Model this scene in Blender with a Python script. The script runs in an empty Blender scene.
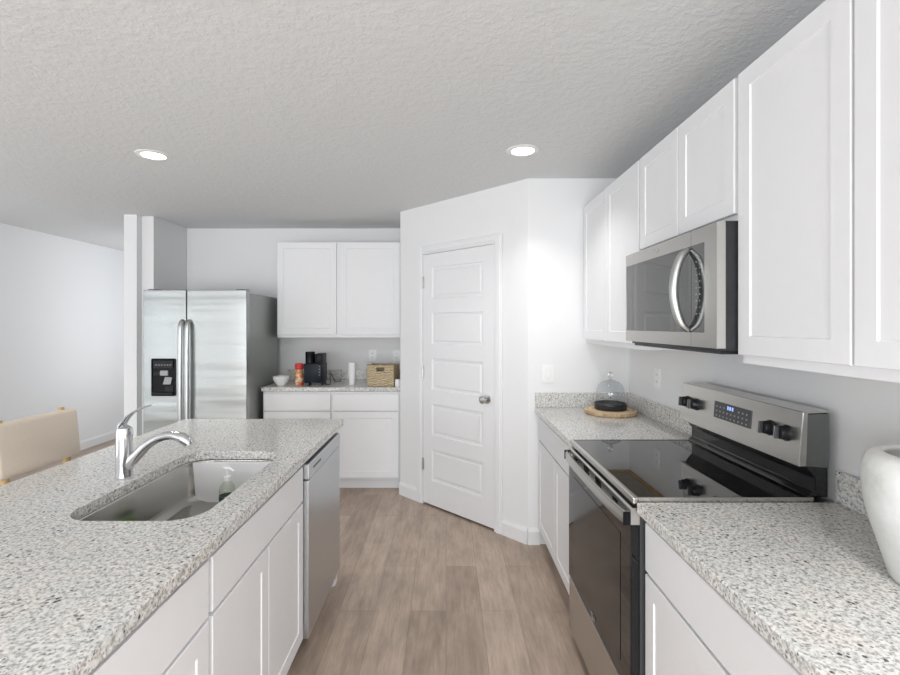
import bpy, bmesh, math, random
from mathutils import Vector, Matrix
random.seed(7)
PI = math.pi
S = bpy.context.scene
C = S.collection

# ---------------------------------------------------------------- camera
cam_d = bpy.data.cameras.new('camera')
cam = bpy.data.objects.new('camera', cam_d)
C.objects.link(cam)
cam.location = (0, 0, 1.462)
cam.rotation_euler = (PI/2, 0, 0)
cam_d.sensor_width = 36
cam_d.lens = 36*477/900
cam_d.shift_x = 4/900
cam_d.shift_y = -12.5/900
cam_d.clip_start = 0.02
S.camera = cam

# ---------------------------------------------------------------- world, lights, exposure
W = bpy.data.worlds.new('daylight')
S.world = W
W.use_nodes = True
W.node_tree.nodes['Background'].inputs[0].default_value = (0.86, 0.93, 1.0, 1)
W.node_tree.nodes['Background'].inputs[1].default_value = 1.0
S.view_settings.view_transform = 'Standard'
S.view_settings.look = 'None'
S.view_settings.gamma = 1
S.view_settings.use_curve_mapping = False
S.view_settings.exposure = -0.09

def area(name, loc, rot, sx, sy, power, col=(1, 1, 1), spread=PI):
    d = bpy.data.lights.new(name, 'AREA')
    d.shape = 'RECTANGLE'; d.size = sx; d.size_y = sy; d.energy = power; d.color = col
    d.spread = spread
    o = bpy.data.objects.new(name, d); C.objects.link(o)
    o.location = loc; o.rotation_euler = rot
    return o
# daylight entering by the windows in the wall behind the camera and in the left wall; the dining one is added fill
RY = -3.4       # rear wall
LX = -4.27      # left wall
DAY = (.94, .975, 1)
area('daylight_rear_west', (-2.5, RY+.03, 1.1), (PI/2, 0, 0), 2.1, 1.9, 118, DAY)
area('daylight_rear_east', (0.1, RY+.03, 1.1), (PI/2, 0, 0), 1.6, 1.9, 118, DAY)
area('daylight_left', (LX+.03, .6, 1.1), (0, -PI/2, 0), 1.9, 2.1, 14, DAY)
area('fill_left_dining', (LX+.03, 3.0, 1.05), (0, -PI/2, 0), 1.7, 1.9, 8, DAY)  # added fill, shining from an unseen dining window in the left wall
area('daylight_passage', (-2.89, 5.9, 1.5), (0, PI/2, 0), 1.6, 1.0, 13, DAY)

# ---------------------------------------------------------------- materials
def new_mat(name):
    m = bpy.data.materials.new(name); m.use_nodes = True
    nt = m.node_tree
    return m, nt, nt.nodes['Principled BSDF']
def N(nt, t, **kw):
    n = nt.nodes.new(t)
    for k, v in kw.items(): setattr(n, k, v)
    return n
def coords(nt, scale=(1, 1, 1), rot=(0, 0, 0)):
    tc = N(nt, 'ShaderNodeTexCoord'); mp = N(nt, 'ShaderNodeMapping')
    mp.inputs['Scale'].default_value = scale; mp.inputs['Rotation'].default_value = rot
    nt.links.new(tc.outputs['Object'], mp.inputs[0])
    return mp.outputs[0]
def bump(nt, b, height, strength, dist):
    bp = N(nt, 'ShaderNodeBump'); bp.inputs['Strength'].default_value = strength
    bp.inputs['Distance'].default_value = dist
    nt.links.new(height, bp.inputs['Height']); nt.links.new(bp.outputs[0], b.inputs['Normal'])
def ramp(nt, fac, stops, interp='LINEAR'):
    r = N(nt, 'ShaderNodeValToRGB'); r.color_ramp.interpolation = interp
    e = r.color_ramp.elements
    while len(e) < len(stops): e.new(0.5)
    for i, (p, c) in enumerate(stops):
        e[i].position = p; e[i].color = (*c, 1) if len(c) == 3 else c
    nt.links.new(fac, r.inputs[0])
    return r.outputs[0]
def noise(nt, vec, scale, detail=2, rough=.5):
    n = N(nt, 'ShaderNodeTexNoise'); n.inputs['Scale'].default_value = scale
    n.inputs['Detail'].default_value = detail; n.inputs['Roughness'].default_value = rough
    nt.links.new(vec, n.inputs['Vector'])
    return n.outputs['Fac']
def mix(nt, fac, a, b, mode='MIX'):
    m = N(nt, 'ShaderNodeMix', data_type='RGBA', blend_type=mode)
    for i, v in ((0, fac), (6, a), (7, b)):
        if hasattr(v, 'is_output'): nt.links.new(v, m.inputs[i])
        elif isinstance(v, tuple): m.inputs[i].default_value = (*v, 1)
        else: m.inputs[i].default_value = v
    return m.outputs[2]
def plain(name, col, rough=.5, metal=0, nscale=60, nstr=.03, spec=.5, coat=0, var=.03):
    m, nt, b = new_mat(name)
    v = coords(nt); n = noise(nt, v, nscale, 3)
    lo = tuple(max(0, c*(1-var)) for c in col); hi = tuple(min(1, c*(1+var)) for c in col)
    nt.links.new(ramp(nt, n, [(.3, lo), (.7, hi)]), b.inputs['Base Color'])
    b.inputs['Roughness'].default_value = rough; b.inputs['Metallic'].default_value = metal
    b.inputs['Specular IOR Level'].default_value = spec
    b.inputs['Coat Weight'].default_value = coat
    if nstr: bump(nt, b, n, nstr, .002)
    return m

M = {}
M['wall'] = plain('wall_paint', (.80, .80, .805), .75, nscale=110, nstr=.08, var=.008, spec=.25)
M['cab'] = plain('cabinet_paint', (.81, .81, .82), .5, nscale=20, nstr=.0, var=.006)
M['trim'] = plain('trim_paint', (.80, .80, .81), .4, nscale=20, nstr=.0, var=.006)
M['white_plastic'] = plain('white_plastic', (.85, .85, .85), .3, nscale=20, nstr=0, var=.01)
M['black_plastic'] = plain('black_plastic', (.014, .015, .018), .35, nscale=40, nstr=.02, var=.2)
M['black_gloss'] = plain('black_gloss', (.008, .008, .009), .12, nscale=40, nstr=0, var=.1)
M['black_satin'] = plain('black_satin', (.007, .007, .009), .35, nscale=40, nstr=0, var=.1, spec=.15)
M['grey_satin'] = plain('grey_satin', (.020, .021, .024), .4, nscale=40, nstr=0, var=.1, spec=.2)
M['silver_plastic'] = plain('silver_plastic', (.34, .35, .36), .4, nscale=40, nstr=0, var=.05)
M['grey_metal'] = plain('grey_enamel', (.16, .17, .165), .3, metal=.6, nscale=30, nstr=0, var=.05)
M['dark_grey'] = plain('dark_grey', (.05, .052, .055), .35, nscale=30, nstr=0, var=.05)
M['void'] = plain('dark_opening', (.004, .004, .004), .9, nstr=0, spec=.0)
M['navy'] = plain('navy_plastic', (.008, .012, .020), .4, spec=.2, nscale=30, nstr=0, var=.1)
M['chrome'] = plain('chrome', (.66, .67, .69), .10, metal=1, nscale=10, nstr=0, var=.01)
M['nickel'] = plain('satin_nickel', (.55, .54, .52), .28, metal=1, nscale=10, nstr=0, var=.02)
M['red'] = plain('red_plastic', (.62, .05, .05), .35, nstr=0)
M['green'] = plain('green_soap', (.36, .62, .16), .25, nstr=0)
M['wood_seat'] = plain('honey_oak', (.50, .32, .14), .45, nscale=25, nstr=.02, var=.15)
M['label_dark'] = plain('dark_label', (.04, .06, .08), .4, nstr=0)
M['underside'] = plain('raw_maple', (.52, .33, .13), .55, nscale=25, nstr=.0, var=.1)
M['underpanel'] = plain('raw_panel', (.38, .33, .27), .6, nscale=25, nstr=.0, var=.1)
M['handle_grey'] = plain('olive_handle', (.35, .38, .25), .5, nstr=0)

def ceiling_mat():
    m, nt, b = new_mat('ceiling_knockdown')
    v = coords(nt)
    n1 = noise(nt, v, 42, 4, .6); n2 = noise(nt, v, 16, 3, .55)
    r = ramp(nt, n1, [(.42, (0, 0, 0)), (.6, (1, 1, 1))])
    r2 = ramp(nt, n2, [(.35, (0, 0, 0)), (.65, (1, 1, 1))])
    h = mix(nt, .4, r, r2)
    b.inputs['Base Color'].default_value = (.735, .745, .75, 1)
    b.inputs['Roughness'].default_value = .9; b.inputs['Specular IOR Level'].default_value = .2
    bump(nt, b, h, .36, .005)
    return m
M['ceiling'] = ceiling_mat()

def steel(name, col, rough, axis, bands=0):
    m, nt, b = new_mat(name)
    sc = {'x': (3, 260, 260), 'y': (260, 3, 260), 'z': (260, 260, 3)}[axis]
    v = coords(nt, sc); n = noise(nt, v, 1, 3)
    lo = tuple(c*.995 for c in col)
    nt.links.new(ramp(nt, n, [(.3, lo), (.7, col)]), b.inputs['Base Color'])
    b.inputs['Metallic'].default_value = 1
    rr = N(nt, 'ShaderNodeMapRange'); rr.inputs[3].default_value = rough*.985; rr.inputs[4].default_value = rough*1.015
    nt.links.new(n, rr.inputs[0]); nt.links.new(rr.outputs[0], b.inputs['Roughness'])
    if bands:
        v2 = coords(nt, (.25, .25, 3.2)); n2 = noise(nt, v2, 1.6, 2, .5)
        bump(nt, b, n2, bands, .05)
    return m
M['steel_v'] = steel('brushed_steel_fridge', (.40, .415, .41), .30, 'z', .35)
M['satin'] = plain('satin_steel', (.52, .53, .52), .38, metal=1, nscale=10, nstr=0, var=.01)
M['side'] = plain('fridge_side', (.34, .36, .345), .38, metal=.5, nscale=30, nstr=0, var=.03)
M['steel_h'] = steel('brushed_steel_range', (.56, .55, .525), .27, 'y')
M['steel_dw'] = steel('brushed_steel_dishwasher', (.58, .60, .615), .3, 'z')
M['steel_sink'] = steel('sink_steel', (.50, .485, .46), .17, 'y')

def granite():
    m, nt, b = new_mat('speckled_granite')
    v = coords(nt)
    n1 = noise(nt, v, 105, 5, .62)
    base = ramp(nt, n1, [(.34, (.29, .295, .285)), (.43, (.51, .51, .495)), (.52, (.71, .705, .685)), (.64, (.83, .82, .80))])
    n0 = noise(nt, v, 9, 3)
    warm = ramp(nt, n0, [(.38, (.93, .94, .94)), (.62, (1.0, .97, .945))])
    base = mix(nt, .9, base, warm, 'MULTIPLY')
    def cells(scale, chan, share, rad0, rad1):
        vo = N(nt, 'ShaderNodeTexVoronoi'); vo.inputs['Scale'].default_value = scale
        nt.links.new(v, vo.inputs['Vector'])
        sp = N(nt, 'ShaderNodeSeparateColor'); nt.links.new(vo.outputs['Color'], sp.inputs[0])
        pick = ramp(nt, sp.outputs[chan], [(0, (1, 1, 1)), (share, (1, 1, 1)), (share+.005, (0, 0, 0))])
        near = ramp(nt, vo.outputs['Distance'], [(rad0, (1, 1, 1)), (rad1, (0, 0, 0))])
        return mix(nt, 1.0, pick, near, 'MULTIPLY')
    col = mix(nt, cells(210, 0, .16, .45, .6), base, (.36, .36, .355))
    col = mix(nt, cells(170, 1, .05, .35, .5), col, (.17, .17, .175))
    clus = ramp(nt, noise(nt, v, 12, 2), [(.40, (.15, .15, .15)), (.62, (1, 1, 1))])
    dk = mix(nt, 1, cells(115, 2, .06, .36, .5), clus, 'MULTIPLY')
    col = mix(nt, dk, col, (.05, .05, .055))
    nt.links.new(col, b.inputs['Base Color'])
    b.inputs['Roughness'].default_value = .16
    b.inputs['Specular IOR Level'].default_value = .45
    return m
M['granite'] = granite()

def floor_mat():
    m, nt, b = new_mat('vinyl_plank_floor')
    v = coords(nt, (1, 1, 1), (0, 0, PI/2))
    br = N(nt, 'ShaderNodeTexBrick'); br.offset = .37; br.offset_frequency = 2
    br.inputs['Scale'].default_value = 1
    br.inputs['Mortar Size'].default_value = .0012; br.inputs['Mortar Smooth'].default_value = .2
    br.inputs['Brick Width'].default_value = 1.22; br.inputs['Row Height'].default_value = .182
    br.inputs['Color1'].default_value = (0, 0, 0, 1); br.inputs['Color2'].default_value = (1, 1, 1, 1)
    br.inputs['Mortar'].default_value = (.5, .5, .5, 1)
    nt.links.new(v, br.inputs['Vector'])
    tone = ramp(nt, br.outputs['Color'], [(0, (.39, .302, .243)), (.5, (.45, .352, .286)), (1, (.505, .402, .329))])
    v2 = coords(nt, (14, 1.1, 1))
    g = noise(nt, v2, 3.0, 6, .62)
    grain = ramp(nt, g, [(.3, (.86, .85, .84)), (.5, (.99, .99, .99)), (.7, (1.07, 1.07, 1.07))])
    v3 = coords(nt, (60, 3, 1)); g3 = noise(nt, v3, 3, 3)
    fine = ramp(nt, g3, [(.3, (.9, .9, .9)), (.7, (1.06, 1.06, 1.06))])
    v4 = coords(nt, (6, 1.6, 1)); g4 = noise(nt, v4, 2.2, 5, .6)
    cl = ramp(nt, g4, [(.32, (.78, .77, .76)), (.66, (1.12, 1.11, 1.10))])
    c = mix(nt, 1, tone, grain, 'MULTIPLY'); c = mix(nt, 1, c, fine, 'MULTIPLY'); c = mix(nt, 1, c, cl, 'MULTIPLY')
    c = mix(nt, br.outputs['Fac'], c, (.27, .20, .16))
    nt.links.new(c, b.inputs['Base Color'])
    b.inputs['Roughness'].default_value = .42
    b.inputs['Specular IOR Level'].default_value = .35
    bump(nt, b, g, .05, .001)
    return m
M['floor'] = floor_mat()

def glass(name, col=(1, 1, 1), rough=0.0, f=1.0):
    """thin clear sheet: lets light straight through and mirrors a little by Fresnel"""
    m, nt, b = new_mat(name)
    nt.nodes.remove(b); out = nt.nodes['Material Output']
    n = noise(nt, coords(nt), 8, 1)
    lo = tuple(c*.985 for c in col)
    tr = N(nt, 'ShaderNodeBsdfTransparent'); nt.links.new(ramp(nt, n, [(.3, lo), (.7, col)]), tr.inputs[0])
    gl = N(nt, 'ShaderNodeBsdfGlossy'); gl.inputs['Roughness'].default_value = rough+.02
    lw = N(nt, 'ShaderNodeLayerWeight'); lw.inputs[0].default_value = .5
    pw = N(nt, 'ShaderNodeMath', operation='POWER'); pw.inputs[1].default_value = 4; nt.links.new(lw.outputs['Facing'], pw.inputs[0])
    fr = N(nt, 'ShaderNodeMath', operation='MULTIPLY_ADD'); fr.inputs[1].default_value = .6; fr.inputs[2].default_value = .05
    nt.links.new(pw.outputs[0], fr.inputs[0])
    mu = N(nt, 'ShaderNodeMath', operation='MULTIPLY'); mu.inputs[1].default_value = f; nt.links.new(fr.outputs[0], mu.inputs[0])
    mx = N(nt, 'ShaderNodeMixShader'); nt.links.new(mu.outputs[0], mx.inputs[0])
    nt.links.new(tr.outputs[0], mx.inputs[1]); nt.links.new(gl.outputs[0], mx.inputs[2])
    nt.links.new(mx.outputs[0], out.inputs[0])
    return m
M['glass'] = glass('clear_glass', (.90, .92, .935))
M['soap_clear'] = glass('clear_plastic', (.90, .94, .88), .05, 1.5)

def mirror_glass(name, col, rough, spec):
    m, nt, b = new_mat(name)
    n = noise(nt, coords(nt), 30, 1)
    nt.links.new(ramp(nt, n, [(.3, tuple(c*.9 for c in col)), (.7, col)]), b.inputs['Base Color'])
    b.inputs['Roughness'].default_value = rough
    b.inputs['IOR'].default_value = spec
    return m
M['cook_glass'] = mirror_glass('cooktop_glass', (.012, .012, .013), .015, 1.9)
M['oven_glass'] = mirror_glass('oven_glass', (.007, .007, .008), .015, 1.48)
M['micro_glass'] = mirror_glass('microwave_glass', (.045, .048, .045), .03, 2.2)

def fabric():
    m, nt, b = new_mat('cream_fabric')
    v = coords(nt)
    w1 = noise(nt, coords(nt, (1, 1, 6)), 160, 2); w2 = noise(nt, coords(nt, (1, 6, 1)), 160, 2)
    w = mix(nt, .5, w1, w2)
    nt.links.new(ramp(nt, w, [(.3, (.58, .50, .41)), (.7, (.70, .62, .53))]), b.inputs['Base Color'])
    b.inputs['Roughness'].default_value = .9
    bump(nt, b, w, .25, .002)
    return m
M['fabric'] = fabric()

def ceramic():
    m, nt, b = new_mat('mottled_ceramic')
    v = coords(nt)
    n = noise(nt, v, 9, 5, .65)
    nt.links.new(ramp(nt, n, [(.35, (.52, .55, .52)), (.5, (.68, .69, .67)), (.65, (.76, .76, .75))]), b.inputs['Base Color'])
    b.inputs['Roughness'].default_value = .3
    return m
M['ceramic'] = ceramic()

def wicker():
    m, nt, b = new_mat('woven_wicker')
    v = coords(nt)
    w = N(nt, 'ShaderNodeTexWave', wave_type='BANDS', bands_direction='Z'); w.inputs['Scale'].default_value = 22
    w.inputs['Distortion'].default_value = 9; w.inputs['Detail'].default_value = 2
    nt.links.new(v, w.inputs['Vector'])
    nt.links.new(ramp(nt, w.outputs['Fac'], [(.1, (.24, .17, .09)), (.6, (.60, .50, .33))]), b.inputs['Base Color'])
    b.inputs['Roughness'].default_value = .7
    bump(nt, b, w.outputs['Fac'], .5, .004)
    return m
M['wicker'] = wicker()

def wood_slice():
    m, nt, b = new_mat('pale_wood_slice')
    v = coords(nt)
    w = N(nt, 'ShaderNodeTexWave', wave_type='RINGS', rings_direction='Z'); w.inputs['Scale'].default_value = 9
    w.inputs['Distortion'].default_value = 2.5; w.inputs['Detail'].default_value = 3
    nt.links.new(v, w.inputs['Vector'])
    nt.links.new(ramp(nt, w.outputs['Fac'], [(.1, (.50, .36, .21)), (.7, (.70, .55, .37))]), b.inputs['Base Color'])
    b.inputs['Roughness'].default_value = .55
    return m
M['wood_slice'] = wood_slice()
def bark():
    m, nt, b = new_mat('pale_bark')
    n = noise(nt, coords(nt, (1, 1, .25)), 70, 4)
    nt.links.new(ramp(nt, n, [(.3, (.30, .20, .12)), (.7, (.62, .46, .30))]), b.inputs['Base Color'])
    b.inputs['Roughness'].default_value = .8
    bump(nt, b, n, .4, .004)
    return m
M['bark'] = bark()
def creamer():
    m, nt, b = new_mat('creamer_label')
    n = noise(nt, coords(nt, (1, 1, 1.2)), 24, 2)
    nt.links.new(ramp(nt, n, [(.40, (.75, .66, .52)), (.5, (.70, .33, .10)), (.60, (.66, .12, .05))]), b.inputs['Base Color'])
    b.inputs['Roughness'].default_value = .35
    return m
M['creamer'] = creamer()
def emit(name, col, s):
    m, nt, b = new_mat(name)
    n = noise(nt, coords(nt), 10, 1)
    nt.links.new(ramp(nt, n, [(0, tuple(c*.97 for c in col)), (1, col)]), b.inputs['Emission Color'])
    b.inputs['Base Color'].default_value = (*col, 1)
    b.inputs['Emission Strength'].default_value = s
    return m
M['lamp'] = emit('downlight_lens', (1, .98, .95), 5)
M['clock'] = emit('clock_digits', (.35, .5, 1), .8)
M['icon'] = plain('printed_marks', (.30, .31, .32), .4, nstr=0)
M['pane'] = glass('window_pane', (1, 1, 1))

# ---------------------------------------------------------------- geometry helpers
def box(bm, x0, x1, y0, y1, z0, z1, bev=0, seg=1, rot=None):
    vs = [bm.verts.new(p) for p in ((x0, y0, z0), (x1, y0, z0), (x1, y1, z0), (x0, y1, z0),
                                    (x0, y0, z1), (x1, y0, z1), (x1, y1, z1), (x0, y1, z1))]
    fs = [bm.faces.new([vs[i] for i in f]) for f in ((0, 3, 2, 1), (4, 5, 6, 7), (0, 1, 5, 4), (1, 2, 6, 5), (2, 3, 7, 6), (3, 0, 4, 7))]
    if rot is not None:
        bmesh.ops.transform(bm, matrix=rot, verts=vs)
    if bev:
        es = set(e for f in fs for e in f.edges)
        bmesh.ops.bevel(bm, geom=list(es), offset=bev, segments=seg, affect='EDGES', profile=.5)
def prism(bm, pts, axis, a, b):
    """polygon pts extruded along axis from a to b. axis 'y': pts=(x,z); 'z': pts=(x,y); 'x': pts=(y,z)"""
    def P(p, t):
        return {'y': (p[0], t, p[1]), 'z': (p[0], p[1], t), 'x': (t, p[0], p[1])}[axis]
    A = [bm.verts.new(P(p, a)) for p in pts]; B = [bm.verts.new(P(p, b)) for p in pts]
    n = len(pts)
    fa = bm.faces.new(A); fb = bm.faces.new(B[::-1])
    fs = [fa, fb]
    for i in range(n):
        fs.append(bm.faces.new((A[i], B[i], B[(i+1) % n], A[(i+1) % n])))
    bmesh.ops.recalc_face_normals(bm, faces=fs)
def lathe(bm, prof, cx=0, cy=0, cz=0, seg=32, cap=True, mat=None):
    rings = []
    for r, z in prof:
        if r < 1e-5: rings.append([bm.verts.new((cx, cy, cz+z))])
        else: rings.append([bm.verts.new((cx+r*math.cos(2*PI*i/seg), cy+r*math.sin(2*PI*i/seg), cz+z)) for i in range(seg)])
    fs = []
    for A, B in zip(rings, rings[1:]):
        for i in range(seg):
            j = (i+1) % seg
            if len(A) == 1 and len(B) == 1: continue
            if len(A) == 1: fs.append(bm.faces.new((A[0], B[j], B[i])))
            elif len(B) == 1: fs.append(bm.faces.new((A[i], A[j], B[0])))
            else: fs.append(bm.faces.new((A[i], A[j], B[j], B[i])))
    if cap:
        if len(rings[0]) > 1: fs.append(bm.faces.new(rings[0][::-1]))
        if len(rings[-1]) > 1: fs.append(bm.faces.new(rings[-1]))
    bmesh.ops.recalc_face_normals(bm, faces=fs)
    vs = [v for r in rings for v in r]
    if mat is not None: bmesh.ops.transform(bm, matrix=mat, verts=vs)
    return vs
def catmull(pts, n=6):
    P = [Vector(p) for p in pts]; P = [P[0]*2-P[1]] + P + [P[-1]*2-P[-2]]
    out = []
    for i in range(1, len(P)-2):
        for k in range(n):
            t = k/n
            out.append(.5*((2*P[i])+(-P[i-1]+P[i+1])*t+(2*P[i-1]-5*P[i]+4*P[i+1]-P[i+2])*t*t+(-P[i-1]+3*P[i]-3*P[i+1]+P[i+2])*t**3))
    out.append(P[-2]); return out
def tube(bm, pts, r, seg=14, smooth=6, flat=1.0, up=(0, 0, 1)):
    """pts with radii r (number or list); flat squashes the section along 'up'"""
    if not isinstance(r, (list, tuple)): r = [r]*len(pts)
    if smooth:
        Q = catmull([(*p, ) for p in pts], smooth)
        R = [v.x for v in catmull([(a, 0, 0) for a in r], smooth)]
    else: Q = [Vector(p) for p in pts]; R = list(r)
    rings = []; up = Vector(up)
    for i, p in enumerate(Q):
        t = (Q[min(i+1, len(Q)-1)]-Q[max(i-1, 0)]).normalized()
        a = t.cross(up)
        if a.length < 1e-3: a = t.cross(Vector((0, 1, .01)))
        a.normalize(); b = a.cross(t).normalized()
        rings.append([bm.verts.new(p + a*R[i]*math.cos(2*PI*k/seg) + b*R[i]*flat*math.sin(2*PI*k/seg)) for k in range(seg)])
    fs = []
    for A, B in zip(rings, rings[1:]):
        for i in range(seg):
            j = (i+1) % seg; fs.append(bm.faces.new((A[i], A[j], B[j], B[i])))
    fs.append(bm.faces.new(rings[0][::-1])); fs.append(bm.faces.new(rings[-1]))
    bmesh.ops.recalc_face_normals(bm, faces=fs)
def rrect(x0, x1, y0, y1, r, n=7):
    out = []
    for cx, cy, a0 in ((x1-r, y1-r, 0), (x0+r, y1-r, PI/2), (x0+r, y0+r, PI), (x1-r, y0+r, 1.5*PI)):
        for k in range(n+1):
            a = a0+PI/2*k/n; out.append((cx+r*math.cos(a), cy+r*math.sin(a)))
    return out
def loft(bm, rings, close_last=True, close_first=False):
    R = [[bm.verts.new(p) for p in ring] for ring in rings]; n = len(R[0]); fs = []
    for A, B in zip(R, R[1:]):
        for i in range(n):
            j = (i+1) % n; fs.append(bm.faces.new((A[i], A[j], B[j], B[i])))
    if close_last: fs.append(bm.faces.new(R[-1]))
    if close_first: fs.append(bm.faces.new(R[0][::-1]))
    bmesh.ops.recalc_face_normals(bm, faces=fs)
def shaker(bm, x0, x1, z0, z1, y, th=.019, st=.057, rec=.0042):
    """shaker door in the local frame, front facing -y at plane y"""
    def ring(o, yy): return [(x0+o, yy, z0+o), (x1-o, yy, z0+o), (x1-o, yy, z1-o), (x0+o, yy, z1-o)]
    loft(bm, [ring(0, y+th), ring(0, y+.002), ring(.002, y), ring(st, y), ring(st+.003, y+rec)], True, True)

def origin_of(p):
    v = Vector((0, 0, 0))
    while p is not None:
        v += p.location; p = p.parent
    return v
def obj(name, bm, m, parent=None, smooth=False, local=False, bevel=0):
    me = bpy.data.meshes.new(name)
    if parent is not None and not local:
        bmesh.ops.translate(bm, verts=bm.verts, vec=-origin_of(parent))
    bm.to_mesh(me); bm.free()
    o = bpy.data.objects.new(name, me); C.objects.link(o)
    me.materials.append(M[m])
    if smooth:
        for p in me.polygons: p.use_smooth = True
        if smooth != 'all':
            me.set_sharp_from_angle(angle=math.radians(38))
    if bevel:
        md = o.modifiers.new('bevel', 'BEVEL'); md.width = bevel; md.segments = 2; md.limit_method = 'ANGLE'
    if parent is not None: o.parent = parent
    return o
def B(): return bmesh.new()
def tag(o, label, cat, group=None, kind=None):
    o['label'] = label; o['category'] = cat
    if group: o['group'] = group
    if kind: o['kind'] = kind
    return o
def thing(name, label, cat, loc=(0, 0, 0), rz=0, group=None):
    o = bpy.data.objects.new(name, None); C.objects.link(o)
    o.empty_display_size = .1
    o.location = loc; o.rotation_euler = (0, 0, rz)
    return tag(o, label, cat, group)
def struct(name, bm, m, parent=None, label=None, smooth=False, local=False):
    o = obj(name, bm, m, parent, smooth, local)
    if parent is None:
        o['kind'] = 'structure'
        if label: o['label'] = label
    return o

# ---------------------------------------------------------------- dimensions
RX = 1.222      # right wall
BY = 4.836      # kitchen back wall
FY = 7.2        # far wall of the passage at left
H = 2.44
T = .1

# ---------------------------------------------------------------- room shell
bm = B(); box(bm, LX-T, RX+T, RY-T, FY+T, -.1, 0); struct('floor', bm, 'floor', label='brown-grey wood-look plank floor')
bm = B(); box(bm, LX-T, RX+T, RY-T, FY+T, H, H+.1); struct('ceiling', bm, 'ceiling', label='white knockdown textured ceiling')
bm = B(); box(bm, RX, RX+T, RY-T, BY, 0, H); struct('wall_right', bm, 'wall', label='white wall behind the range')
bm = B(); box(bm, -2.628, RX+T, BY, BY+T, 0, H); struct('wall_back', bm, 'wall', label='white wall behind the refrigerator')
bm = B(); box(bm, -2.738, -2.63, 4.29, BY+T, 0, H); struct('wall_alcove', bm, 'wall', label='white side wall left of the refrigerator')
WP = [(4.226, 5.4, 0, H), (6.4, FY, 0, H), (5.4, 6.4, 0, .7), (5.4, 6.4, 2.3, H)]
bm = B()
for y0_, y1_, z0_, z1_ in WP: box(bm, -2.853, -2.74, y0_, y1_, z0_, z1_)
struct('wall_passage', bm, 'wall', label='white wall end beside the refrigerator alcove')
bm = B(); box(bm, LX, -2.855, FY, FY+T, 0, H); struct('wall_far', bm, 'wall', label='white wall at the end of the passage')
def wall_with_hole(name, axis, a0, a1, pos, th, holes, label):
    bm = B()
    def bx(u0, u1, z0, z1):
        if axis == 'x': box(bm, u0, u1, pos, pos+th, z0, z1)
        else: box(bm, pos, pos+th, u0, u1, z0, z1)
    u = a0
    for (h0, h1, z0, z1) in holes:
        bx(u, h0, 0, H); bx(h0, h1, 0, z0); bx(h0, h1, z1, H); u = h1
    bx(u, a1, 0, H)
    return struct(name, bm, 'wall', label=label)
wall_with_hole('wall_left', 'y', RY, FY, LX-T, T, [(-.5, 1.7, .08, 2.15), (2.0, 4.0, .08, 2.15)], 'white wall on the far left')
wall_with_hole('wall_rear', 'x', LX, RX, RY-T, T, [(-3.6, -1.4, .08, 2.15), (-.75, .95, .08, 2.15)], 'white wall behind the viewer')
def window(n, axis, u0, u1, pos, z0, z1):
    bm = B()
    def bx(b, a, c, e, f, p0, p1):
        if axis == 'x': box(b, a, c, p0, p1, e, f)
        else: box(b, p0, p1, a, c, e, f)
    p0, p1 = pos-.07, pos-.03; w = .05
    bx(bm, u0, u0+w, z0, z1, p0, p1); bx(bm, u1-w, u1, z0, z1, p0, p1)
    bx(bm, u0+w, u1-w, z0, z0+w, p0, p1); bx(bm, u0+w, u1-w, z1-w, z1, p0, p1)
    um = (u0+u1)/2; bx(bm, um-.02, um+.02, z0+w, z1-w, p0, p1)
    o = struct('window_%d' % n, bm, 'trim', label='white framed window')
    b2 = B(); bx(b2, u0+w, u1-w, z0+w, z1-w, pos-.052, pos-.048)
    obj('pane', b2, 'pane', o)
window(1, 'x', -3.6, -1.4, RY, .08, 2.15)
window(2, 'x', -.75, .95, RY, .08, 2.15)
window(3, 'y', -.5, 1.7, LX, .08, 2.15)
window(4, 'y', 2.0, 4.0, LX, .08, 2.15)  # unseen dining window, added to brighten the left side

# pantry enclosure: side wall, diagonal wall with the door, return wall
C2 = Vector((.547, 3.183, 0)); tt = .942; C1 = Vector((.547-tt, 3.183+tt, 0))
bm = B(); box(bm, C1.x, C1.x+T, C1.y+.0, BY, 0, H); struct('wall_pantry_left', bm, 'wall', label='white pantry side wall beside the short counter')
bm = B(); box(bm, C2.x, RX, C2.y, C2.y+T, 0, H); struct('wall_pantry_right', bm, 'wall', label='white pantry return wall with the light switch')
# local frame: x runs from C1 to C2, -y faces the room
D = Matrix.Translation(C1) @ Matrix.Rotation(-PI/4, 4, 'Z')
DL = tt*math.sqrt(2); O1 = DL-.736*math.sqrt(2); O2 = DL-.1932*math.sqrt(2)
def dstruct(name, bm, m, label=None, smooth=False):
    o = struct(name, bm, m, label=label, smooth=smooth, local=True)
    o.location = C1; o.rotation_euler = (0, 0, -PI/4)
    return o
OT = 2.045
bm = B()
prism(bm, [(0, 0), (O1, 0), (O1, T), (T*.0+.041+.0, T)], 'z', 0, H)
prism(bm, [(O2, 0), (DL, 0), (DL-.041, T), (O2, T)], 'z', 0, H)
box(bm, O1, O2, 0, T, OT, H)
dstruct('wall_pantry', bm, 'wall', 'white diagonal wall around the pantry door')
# casing
bm = B(); cw = .06; j = .007
for a, b_ in ((O1-cw, O1-.001), (O2+.001, O2+cw)):
    box(bm, a, b_, -.017, 0, 0, OT+cw, .004)
    box(bm, a+.012, b_-.012, -.021, -.015, 0, OT+cw-.012, .003)
box(bm, O1-.001, O2+.001, -.017, 0, OT+.001, OT+cw, .004)
box(bm, O1+.01, O2-.01, -.021, -.015, OT+.013, OT+cw-.012, .003)
box(bm, O1-.001, O1+j, -.012, T, 0, OT); box(bm, O2-j, O2+.001, -.012, T, 0, OT); box(bm, O1+j, O2-j, -.012, T, OT-j, OT+.001)
dstruct('trim_1', bm, 'trim', 'white casing around the pantry door')
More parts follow.
